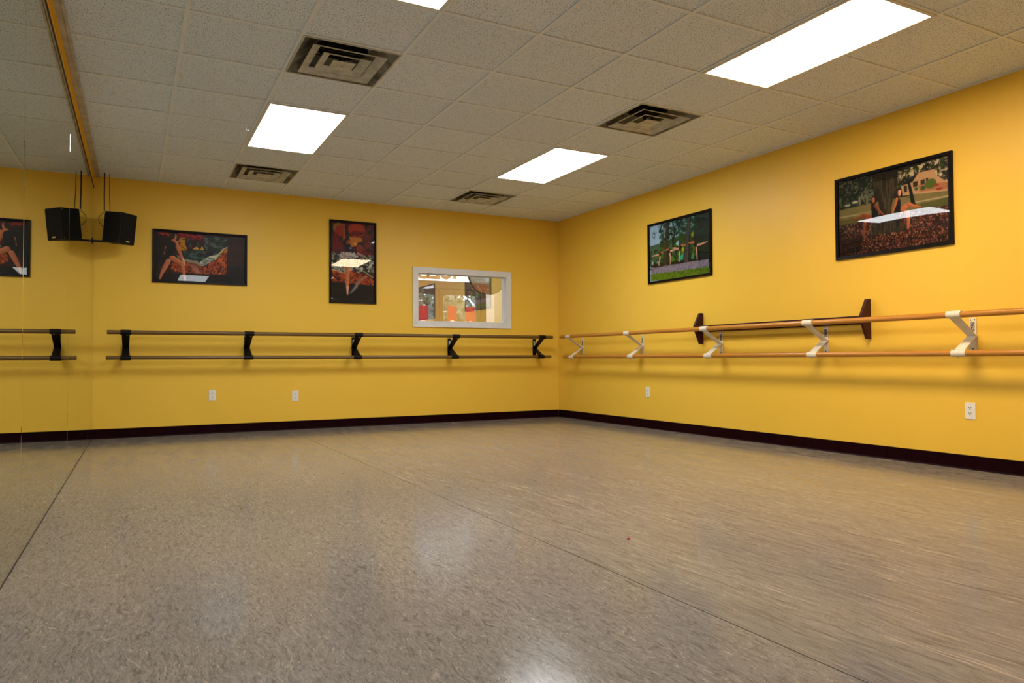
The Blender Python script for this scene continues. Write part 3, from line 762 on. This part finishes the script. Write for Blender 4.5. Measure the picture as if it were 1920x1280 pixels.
# ---- poster of four dancers under trees
WX = W
cv = Canvas(230, 152, [(130,330),(1075,98),(1092,1090),(148,1218)], 3)
cv.img[:] = s2l((168, 192, 205))
n = cv.noise(8); n2 = cv.noise(20); n3 = cv.noise(34)
xx = cv.X/cv.asp
cv.blend(cv.thr(n*.7+xx*.55, .55, .7), (44, 84, 66)); cv.blend(cv.thr(n2+xx*.2, .52, .62)*(xx > .18), (34, 76, 52)); cv.blend(cv.thr(n3, .56, .62)*(xx > .25), (120, 168, 150)); cv.blend(cv.thr(cv.noise(30), .52, .6)*(xx > .2), (22, 52, 36))
cv.poly([(160,650),(330,600),(620,480),(830,430),(1060,420),(1060,900),(160,960)], (44, 82, 26), .85)
cv.blend(cv.thr(cv.noise(26), .5, .58)*(cv.Y > .42)*(cv.Y < .7), (92, 128, 34)); cv.blend(cv.thr(cv.noise(24), .52, .6)*(cv.Y > .45)*(cv.Y < .8), (18, 40, 20))
[cv.blob(545+cv.rng.random()*50, 580+cv.rng.random()*60, 16, 12, (176,204,216), cv.rng.random()*3) for _ in range(9)]; [cv.blob(178+cv.rng.random()*70, 420+cv.rng.random()*110, 14, 9, (36,58,60), cv.rng.random()*3) for _ in range(16)]; cv.blob(800,480,40,40,(150,150,40)); cv.blob(650,700,30,36,(170,170,50))
cv.poly([(830,200),(1060,130),(1060,860),(860,860),(800,560)], (14, 30, 24), .85); cv.blend(cv.thr(n3, .58, .64)*(xx > .75)*(cv.Y < .5), (36, 70, 54))
cv.poly([(300,900),(560,880),(760,830),(1050,780),(1050,900),(180,980),(180,930)], (30, 30, 18))
cv.limb([(515,360),(520,480),(500,560),(505,680)], [16,14,16,18], (16, 18, 16)); cv.limb([(520,500),(600,420),(680,360)], [12,10,6], (20, 26, 22)); cv.limb([(500,480),(440,450)], [10,6], (20, 26, 22)); cv.limb([(520,400),(560,300)],[8,6],(20,26,22))
cv.limb([(412,300),(402,560),(396,760),(390,930)], [28,30,36,56], (74, 66, 54)); cv.limb([(426,300),(420,560),(420,900)], [12,12,24], (44, 38, 32))
cv.limb([(742,220),(720,480),(708,700),(700,870)], [32,38,42,54], (84, 76, 70)); cv.limb([(764,220),(748,480),(742,860)], [14,14,24], (46, 40, 38))
cv.poly([(180,975),(1040,850),(1040,985),(180,1085)], (150, 138, 146)); cv.blend(cv.poly([(180,975),(1040,850),(1040,985),(180,1085)], (0,0,0), 0.)*cv.thr(n3, .52, .6), (124, 110, 128))
gr = cv.poly([(175,1070),(1040,965),(1045,1060),(178,1175)], (112, 138, 24)); cv.blend(gr*cv.thr(n3, .52, .6), (78, 108, 16))
cv.poly([(610,790),(660,770),(655,850),(620,868)], (60, 170, 130)); cv.poly([(780,790),(815,760),(815,840),(775,850)], (40, 150, 90)); cv.blob(198,905,22,34,(170,190,190)); cv.limb([(270,880),(300,930)],[12,8],(150,180,150))
BK = (14, 10, 14)
def arab(head, chest, hip, hand, foot, toe, e1, e2):
    cv.limb([hip, e1, toe], [16,12,6], SKL); cv.limb([hip, e2, foot], [16,12,7], SKL)
    cv.limb([chest, hip], [24,26], BK); cv.limb([chest, hand], [14,9], SK); cv.blob(head[0], head[1], 16, 22, SKD); cv.blob(head[0]-3, head[1]-10, 17, 16, (40, 20, 14))
arab((338,685),(325,740),(308,780),(345,750),(290,935),(190,800),(250,785),(305,850))
arab((430,660),(430,700),(445,735),(385,715),(462,920),(560,695),(500,715),(468,820))
arab((640,600),(630,640),(605,700),(690,640),(600,880),(490,680),(550,685),(598,790))
arab((800,565),(815,600),(845,645),(740,608),(866,850),(1015,590),(930,625),(856,740))
framed_print('framed_photo', cv, (W, 1.627, 1.614), (0,-1,0), .998, .668, 'black framed photo of four dancers balancing beside tree trunks',
             lambda u, v: .001*math.sin(math.pi*u)*math.sin(math.pi*v))
# ---- poster of two dancers at a tree
cv = Canvas(330, 226, [(95,375),(1315,72),(1342,1043),(120,1213)], 4)
cv.img[:] = s2l((26, 28, 22))
n = cv.noise(8); n2 = cv.noise(22); n3 = cv.noise(44)
law = cv.poly([(140,690),(480,610),(760,560),(1270,470),(1270,680),(140,860)], (138, 126, 84)); cv.blend(law*cv.thr(n, .45, .7), (120, 116, 70))
cv.poly([(140,760),(480,690),(470,730),(140,775)], (160, 148, 104), .7); cv.limb([(930,610),(1270,545)], [6,6], (190, 176, 140)); cv.limb([(150,765),(330,735)], [5,5], (180, 168, 130))
cv.poly([(780,440),(900,400),(960,300),(1130,260),(1265,400),(1265,490),(800,540)], (196, 160, 126)); 
for a_ in ((905,395,50,50),(985,380,30,40),(1015,370,14,60),(810,440,34,60),(1040,360,22,40)): cv.poly([(a_[0],a_[1]),(a_[0]+a_[2],a_[1]-8),(a_[0]+a_[2],a_[1]+a_[3]),(a_[0],a_[1]+a_[3]+8)], (56, 46, 34))
cv.poly([(960,430),(1265,400),(1265,470),(970,500)], (176, 122, 86)); cv.blob(1090,415,60,50,(92,112,44)); cv.blob(1010,460,30,24,(70,100,50)); cv.blob(940,470,20,20,(60,100,70)); cv.blob(1180,470,40,14,(150,50,40)); cv.blob(1150,430,30,16,(160,60,46))
cv.poly([(130,400),(480,330),(500,480),(470,610),(140,690)], (24, 44, 36)); lm = cv.poly([(130,560),(500,470),(500,610),(140,690)], (0,0,0), 0.)
cv.blob(430,530,80,70,(126,132,110)); cv.blend(lm*cv.thr(cv.noise(30), .52, .6), (104, 112, 92)); cv.blend(lm*cv.thr(n3, .55, .62), (20, 36, 26)); cv.blob(300,605,40,14,(200,200,180)); cv.blob(225,640,40,12,(190,186,160)); cv.limb([(350,560),(352,630)],[8,8],(150,140,120)); cv.limb([(425,540),(428,620)],[7,7],(140,130,110))
cv.blend(cv.poly([(130,400),(480,310),(480,470),(130,560)], (18, 26, 20), .7)*cv.thr(n3, .60, .64), (110, 116, 96))
cv.poly([(740,270),(960,180),(940,290),(860,340),(800,420),(750,450)], (34, 42, 26), .8); fm = cv.poly([(740,290),(1260,130),(1265,400),(1150,330),(1120,250),(960,300),(880,350),(790,440),(740,470)], (18, 18, 12), .82)
cv.blend(fm*cv.thr(n3, .55, .6), (150, 138, 112)); cv.blend(fm*cv.thr(n2, .60, .66), (210, 194, 166)); cv.blend(fm*cv.thr(cv.noise(40), .6, .66), (64, 78, 34))
cv.limb([(850,360),(880,480),(912,630)], [14,17,22], (22, 15, 12))
shd = cv.poly([(140,850),(480,790),(900,690),(1275,640),(1275,1010),(150,1170)], (48, 26, 18)); cv.poly([(140,800),(480,740),(480,800),(140,880)], (98, 96, 44), .7); cv.poly([(930,640),(1270,560),(1270,690),(1050,720),(940,690)], (92, 96, 44), .9)
cv.blend(shd*cv.thr(n, .4, .7), (88, 34, 22)); cv.blend(shd*cv.thr(cv.noise(60), .52, .6)*(cv.X > .3), (116, 52, 36)); cv.blend(shd*cv.thr(cv.noise(80), .62, .68), (196, 150, 126), .8); cv.blend(shd*cv.thr(n3, .55, .6), (30, 14, 11))
cv.poly([(130,1000),(380,960),(360,1120),(130,1170)], (20, 10, 8), .7)
trunk = [(470,310),(750,270),(735,460),(700,560),(680,680),(700,760),(840,850),(860,900),(640,930),(440,950),(500,860),(560,740),(545,600),(500,450)]
tk = cv.poly(trunk, (62, 54, 38)); st = cv.noise(60, 7)
cv.blend(tk*cv.thr(st, .5, .6), (88, 78, 58)); cv.blend(tk*cv.thr(cv.noise(70, 9), .56, .62), (32, 26, 18)); cv.poly([(470,310),(750,270),(740,350),(490,400)], (20, 17, 12), .75)
cv.poly([(505,450),(560,470),(600,700),(570,740),(545,600)], (36, 30, 22), .6)
# left dancer
cv.limb([(485,770),(430,760),(395,742)], [30,26,20], SKD); cv.limb([(395,742),(340,772),(296,782)], [20,14,8], SKD); cv.limb([(420,780),(402,870),(396,960)], [22,16,9], SKD)
cv.limb([(500,560),(495,610),(485,680)], [26,28,18], (46, 22, 14)); cv.limb([(508,690),(515,750),(545,765)], [36,40,26], (22, 16, 26)); cv.limb([(515,640),(550,690),(605,742)], [18,14,9], SKD); cv.limb([(492,575),(494,598)], [17,15], SK)
# right dancer
cv.limb([(780,700),(820,660),(862,630)], [32,28,20], SK); cv.limb([(862,630),(920,650),(985,658)], [20,15,8], SK); cv.limb([(850,720),(862,800),(856,880)], [26,18,9], SK)
cv.limb([(750,490),(742,560),(740,600)], [24,26,16], (52, 26, 16)); cv.limb([(752,600),(750,660),(745,710)], [28,32,36], (20, 14, 24)); cv.limb([(738,575),(715,660),(690,722)], [15,13,8], SK); cv.limb([(765,498),(765,530)], [18,14], SKL)
framed_print('framed_photo', cv, (W, -.813, 1.580), (0,-1,0), .960, .664, 'black framed photo of two dancers leaning on a broad tree trunk',
             lambda u, v: .002*math.sin(math.pi*u)*math.sin(math.pi*v))

# ================================================================== LOBBY SEEN THROUGH THE WINDOW
YS = 6.60                                  # storefront plane
M['lobby_wall'] = speckle('cream_lobby_paint', (.66, .60, .44), (.70, .64, .47), 4, .6)
M['brown_alu'] = speckle('brown_storefront_metal', (.050, .026, .020), (.065, .034, .026), 12, .4)
M['lobby_floor'] = speckle('lobby_floor', (.35, .31, .26), (.30, .26, .22), 5, .5)
M['lobby_ceil'] = speckle('lobby_ceiling', (.72, .70, .66), (.76, .74, .70), 30, .8)
M['vinyl_red'] = speckle('red_vinyl_sign', (.46, .022, .040), (.50, .028, .046), 10, .5)
M['vinyl_tan'] = speckle('tan_vinyl_letters', (.36, .22, .10), (.40, .25, .12), 10, .5)
M['vinyl_white'] = mat('white_vinyl_letters', (.85, .84, .82), .5)
M['ground'] = speckle('pavement', (.38, .37, .35), (.32, .31, .29), 2, .8)
M['bark'] = speckle('tree_bark', (.10, .075, .05), (.06, .045, .03), 9, .9)
M['leaf'] = speckle('tree_leaves', (.13, .15, .10), (.24, .26, .19), 3, .8)
struct(MB().box((2.2, D+TH, -.12), (7.2, YS, -.004)).build('floor_lobby', M['lobby_floor']), 'pale lobby floor beyond the window', 'floor')
struct(MB().box((2.2, D+TH, 2.75), (7.2, YS+.1, 2.83)).build('ceiling_lobby', M['lobby_ceil']), 'white lobby ceiling beyond the window', 'ceiling')
xs = at(910, 560, 1, YS).x
struct(MB().box((xs+.16, D+TH, -.004), (xs+.26, YS, 2.75)).build('wall_lobby_side', M['lobby_wall']), 'cream lobby side wall beyond the window', 'wall')
struct(MB().box((2.1, D+TH, -.004), (2.2, YS, 2.75)).build('wall_lobby_end', M['lobby_wall']), 'cream lobby end wall beyond the window', 'wall')
struct(MB().box((-40, YS+.12, -.30), (60, 70, -.15)).build('ground_outside', M['ground']), 'pale pavement outside the lobby doors', 'pavement')
zt = at(822, 527, 1, YS).z; zh = at(822, 541, 1, YS).z
xm = at(822, 560, 1, YS).x; xr0 = at(900, 560, 1, YS).x; xr1 = at(909, 560, 1, YS).x
sf = empty('storefront_frame', (xm, YS, 0)); so = Vector(sf.location)
def sbox(name, a, b, mt, parent):
    q = Vector(parent.location) if parent.parent is None else so
    return MB().box(tuple(Vector(a)-q), tuple(Vector(b)-q)).build(name, mt, parent, .003)
sbox('header', (2.2, YS-.05, zh), (xr1, YS+.05, zt), M['brown_alu'], sf)
sbox('top_rail', (2.2, YS-.05, 2.69), (xr1, YS+.05, 2.75), M['brown_alu'], sf)
sbox('post', (xr0, YS-.05, 0), (xr1, YS+.05, zh), M['brown_alu'], sf)
dw = xr0-xm
sbox('post', (xm-dw-.06, YS-.05, 0), (xm-dw, YS+.05, zh), M['brown_alu'], sf)
sbox('jamb_panel', (xr1, YS-.04, 0), (xs+.16, YS+.04, 2.75), M['white_trim'], sf)
sbox('transom_pane', (2.2, YS-.004, zt), (xr1, YS+.004, 2.69), M['clear_glass'], sf)
sbox('side_pane', (2.2, YS-.004, 0), (xm-dw-.06, YS+.004, zh), M['clear_glass'], sf)
struct(sf, 'brown metal storefront frame around the lobby doors', 'storefront')
for k, (x0, x1) in enumerate(((xm-dw+.005, xm-.004), (xm+.004, xr0-.005))):
    dr = empty('door_%d' % (k+1), ((x0+x1)/2, YS, 0))
    st = .075
    for nm, a, b in (('stile', (x0, YS-.022, .01), (x0+st, YS+.022, zh-.006)), ('stile', (x1-st, YS-.022, .01), (x1, YS+.022, zh-.006)),
                     ('rail', (x0+st, YS-.022, zh-.10), (x1-st, YS+.022, zh-.006)), ('rail', (x0+st, YS-.022, .01), (x1-st, YS+.022, .26))):
        sbox(nm, a, b, M['brown_alu'], dr)
    sbox('pane', (x0+st, YS-.004, .26), (x1-st, YS+.004, zh-.10), M['clear_glass'], dr)
    sbox('push_bar', ((x0+x1)/2-.3, YS-.06, 1.0), ((x0+x1)/2+.3, YS-.03, 1.04), M['steel'], dr)
    struct(dr, ['brown framed glass lobby door leaf nearer the red corner sign', 'brown framed glass lobby door leaf beside the brown post'][k], 'door')
# red signs on the door glass, each with a pale round letter
def sign(px0, px1, py0, h_, label):
    a = at(px0, py0, 1, YS-.03); b = at(px1, py0, 1, YS-.03)
    root = empty('window_sign', ((a.x+b.x)/2, YS-.03, a.z-h_)); hw = (b.x-a.x)/2
    MB().box((-hw, 0, 0), (hw, .004, h_)).build('sign_panel', M['vinyl_red'], root)
    ring = MB(); seg = 24; ro, ri = hw*.62, hw*.36; cz = h_*.30
    vv = []; ff = []
    for k in range(seg):
        t_ = 2*math.pi*k/seg
        for r_, y_ in ((ro,-.0005),(ri,-.0005),(ro,-.003),(ri,-.003)): vv.append((r_*math.cos(t_), y_, cz+r_*math.sin(t_)))
    for k in range(seg):
        j = (k+1) % seg; a4, b4 = 4*k, 4*j
        ff += [(a4+2, b4+2, b4+3, a4+3), (a4, a4+1, b4+1, b4), (a4, b4, b4+2, a4+2), (a4+1, a4+3, b4+3, b4+1)]
    ring.add(vv, ff).build('letter', M['vinyl_white'], root)
    tag(root, label, 'sign', 'red signs on the lobby doors')
sign(784, 803, 572, .42, 'red sign on the lobby glass at the window edge')
sign(839, 856, 573, .42, 'red sign on the lobby door next to the door gap')
sign(874, 890, 575, .42, 'red sign on the lobby door next to the brown post')
# large letters on the transom glass, read from outside, so reversed in here
def letter(px, kind, label):
    p = at(px, 520, 1, YS-.012); zb = {'O': at(836, 524, 1, YS).z}.get(kind, at(px, 523, 1, YS).z)
    mb = MB(); hh = .30
    def arc(cx, cz, rx, rz, t0, t1, wd, n_=16):
        for k in range(n_):
            q = [t0+(t1-t0)*(k+i)/n_ for i in (0, 1)]
            P = [(cx+(rx-o)*math.cos(t_), cz+(rz-o)*math.sin(t_)) for t_ in q for o in (0, wd)]
            mb.hexa([(P[0][0],0,P[0][1]), (P[1][0],0,P[1][1]), (P[3][0],0,P[3][1]), (P[2][0],0,P[2][1]),
                     (P[0][0],.003,P[0][1]), (P[1][0],.003,P[1][1]), (P[3][0],.003,P[3][1]), (P[2][0],.003,P[2][1])])
    if kind == 'O': arc(0, hh/2, .125, hh/2, 0, 2*math.pi, .055, 28)
    elif kind == 'I': mb.box((-.032, 0, 0), (.032, .003, hh))
    elif kind == 'Z':
        mb.box((-.12, 0, 0), (.12, .003, .055)); mb.box((-.12, 0, hh-.055), (.12, .003, hh))
        mb.hexa([(.05,0,.055), (.12,0,.055), (-.05,0,hh-.055), (-.12,0,hh-.055), (.05,.003,.055), (.12,.003,.055), (-.05,.003,hh-.055), (-.12,.003,hh-.055)])
    else:
        arc(0, hh*.27, .11, hh*.27, -math.pi, math.pi*.5, .052); arc(0, hh*.73, .11, hh*.27, math.pi*.5, math.pi*1.5, .052) 
    o = mb.build('vinyl_letter', M['vinyl_tan']); o.location = (p.x, YS-.012, zb); tag(o, label, 'letter', 'tan letters on the lobby transom')
letter(794, 'S', 'tan curved vinyl letter at the end of the lobby transom word')
letter(813, 'Z', 'tan flat footed vinyl letter on the lobby transom beside the round letter')
letter(836, 'O', 'tan round vinyl letter O on the lobby transom')
letter(853, 'I', 'tan straight vinyl stroke I on the lobby transom')
# round printed sign hanging in the lobby
yd = 5.1
c0 = at(914, 512, 1, yd); rad = (at(949, 512, 1, yd)-c0).length
def disc_material():
    mt = mat('round_sign_print', (.5, .3, .1), .4); t = NT(mt)
    c = t.n('ShaderNodeTexCoord'); s_ = t.n('ShaderNodeSeparateXYZ'); t.l(c.outputs['Generated'], s_.inputs[0])
    sky = t.mix(t.noise(t.coords((9, 9, 9)), 1., 3), (.30, .40, .62), (.85, .85, .88))
    lo = t.mix(t.noise(t.coords((30, 30, 30)), 1., 3), (.52, .17, .035), (.30, .08, .02))
    pic = t.mix(t.ramp(s_.outputs['Z'], [(.22, BW(0)), (.28, BW(1))]), lo, sky)
    t.l(t.mix(t.ramp(s_.outputs['X'], [(.52, BW(0)), (.54, BW(1))]), pic, (.16, .15, .05)), t.b.inputs['Base Color']); return mt
M['disc'] = disc_material()
ds = empty('round_hanging_sign', (c0.x, yd, c0.z-rad))
MB().tube([(0, -.012, rad), (0, .012, rad)], rad, 40).build('sign_face', M['disc'], ds)
rim = [(rad*math.cos(2*math.pi*k/40), 0, rad+rad*math.sin(2*math.pi*k/40)) for k in range(41)]
MB().tube(rim, .014, 8, cap=False).build('rim', M['brown_alu'], ds, smooth=True)
for s in (-1, 1): MB().tube([(s*rad*.5, 0, rad*1.86), (s*rad*.5, 0, 2.75-(c0.z-rad))], .005, 8).build('hanging_wire', M['steel'], ds)
tag(ds, 'round printed sign hanging in the lobby beyond the window', 'sign')
# added glowing panel, out of view, that brightens the lobby
lb = empty('ceiling_light', (4.6, 5.3, 2.75))
MB().box((-.6, -.3, -.012), (.6, .3, -.004)).build('diffuser', lamp_mat('lobby_fill_lens', (1.0, .95, .88), 1.5), lb)
MB().box((-.62, -.32, -.010), (.62, .32, -.001)).build('frame', M['lampframe'], lb)
tag(lb, 'added fill light brightening the lobby, out of view', 'ceiling light', 'fluorescent ceiling lights')
# trees outside
def tree(x, y, h_, r_, seed, label):
    rg = random.Random(seed); root = empty('tree', (x, y, -.15))
    MB().tube([(0,0,0), (.05,0,h_*.3), (0,.05,h_*.6)], [.16, .12, .07], 10).build('trunk', M['bark'], root, smooth=True)
    mb = MB()
    for _ in range(900):
        a = rg.uniform(0, 2*math.pi); u = rg.uniform(-1, 1); q = rg.random()**.4*r_
        p = Vector((math.cos(a)*math.sqrt(1-u*u)*q*1.9, math.sin(a)*math.sqrt(1-u*u)*q, h_*.62+u*q*.95))
        e1 = Vector((rg.uniform(-1,1), rg.uniform(-1,1), rg.uniform(-1,1))).normalized()*rg.uniform(.06,.14); e2 = e1.cross(Vector((rg.uniform(-1,1), rg.uniform(-1,1), rg.uniform(-1,1)))).normalized()*rg.uniform(.05,.1)
        mb.add([p-e1, p+e2, p+e1, p-e2], [(0,1,2,3)])
    tag(mb.build('crown', M['leaf'], root), kind='stuff'); tag(root, label, 'tree', 'trees outside the lobby doors')
tree(at(795, 560, 1, 15).x, 15, 3.5, .85, 1, 'leafy tree outside seen behind the red sign at the window edge')
tree(at(858, 560, 1, 17).x, 17, 3.9, .85, 2, 'leafy tree outside seen through the lobby door beside the brown post')
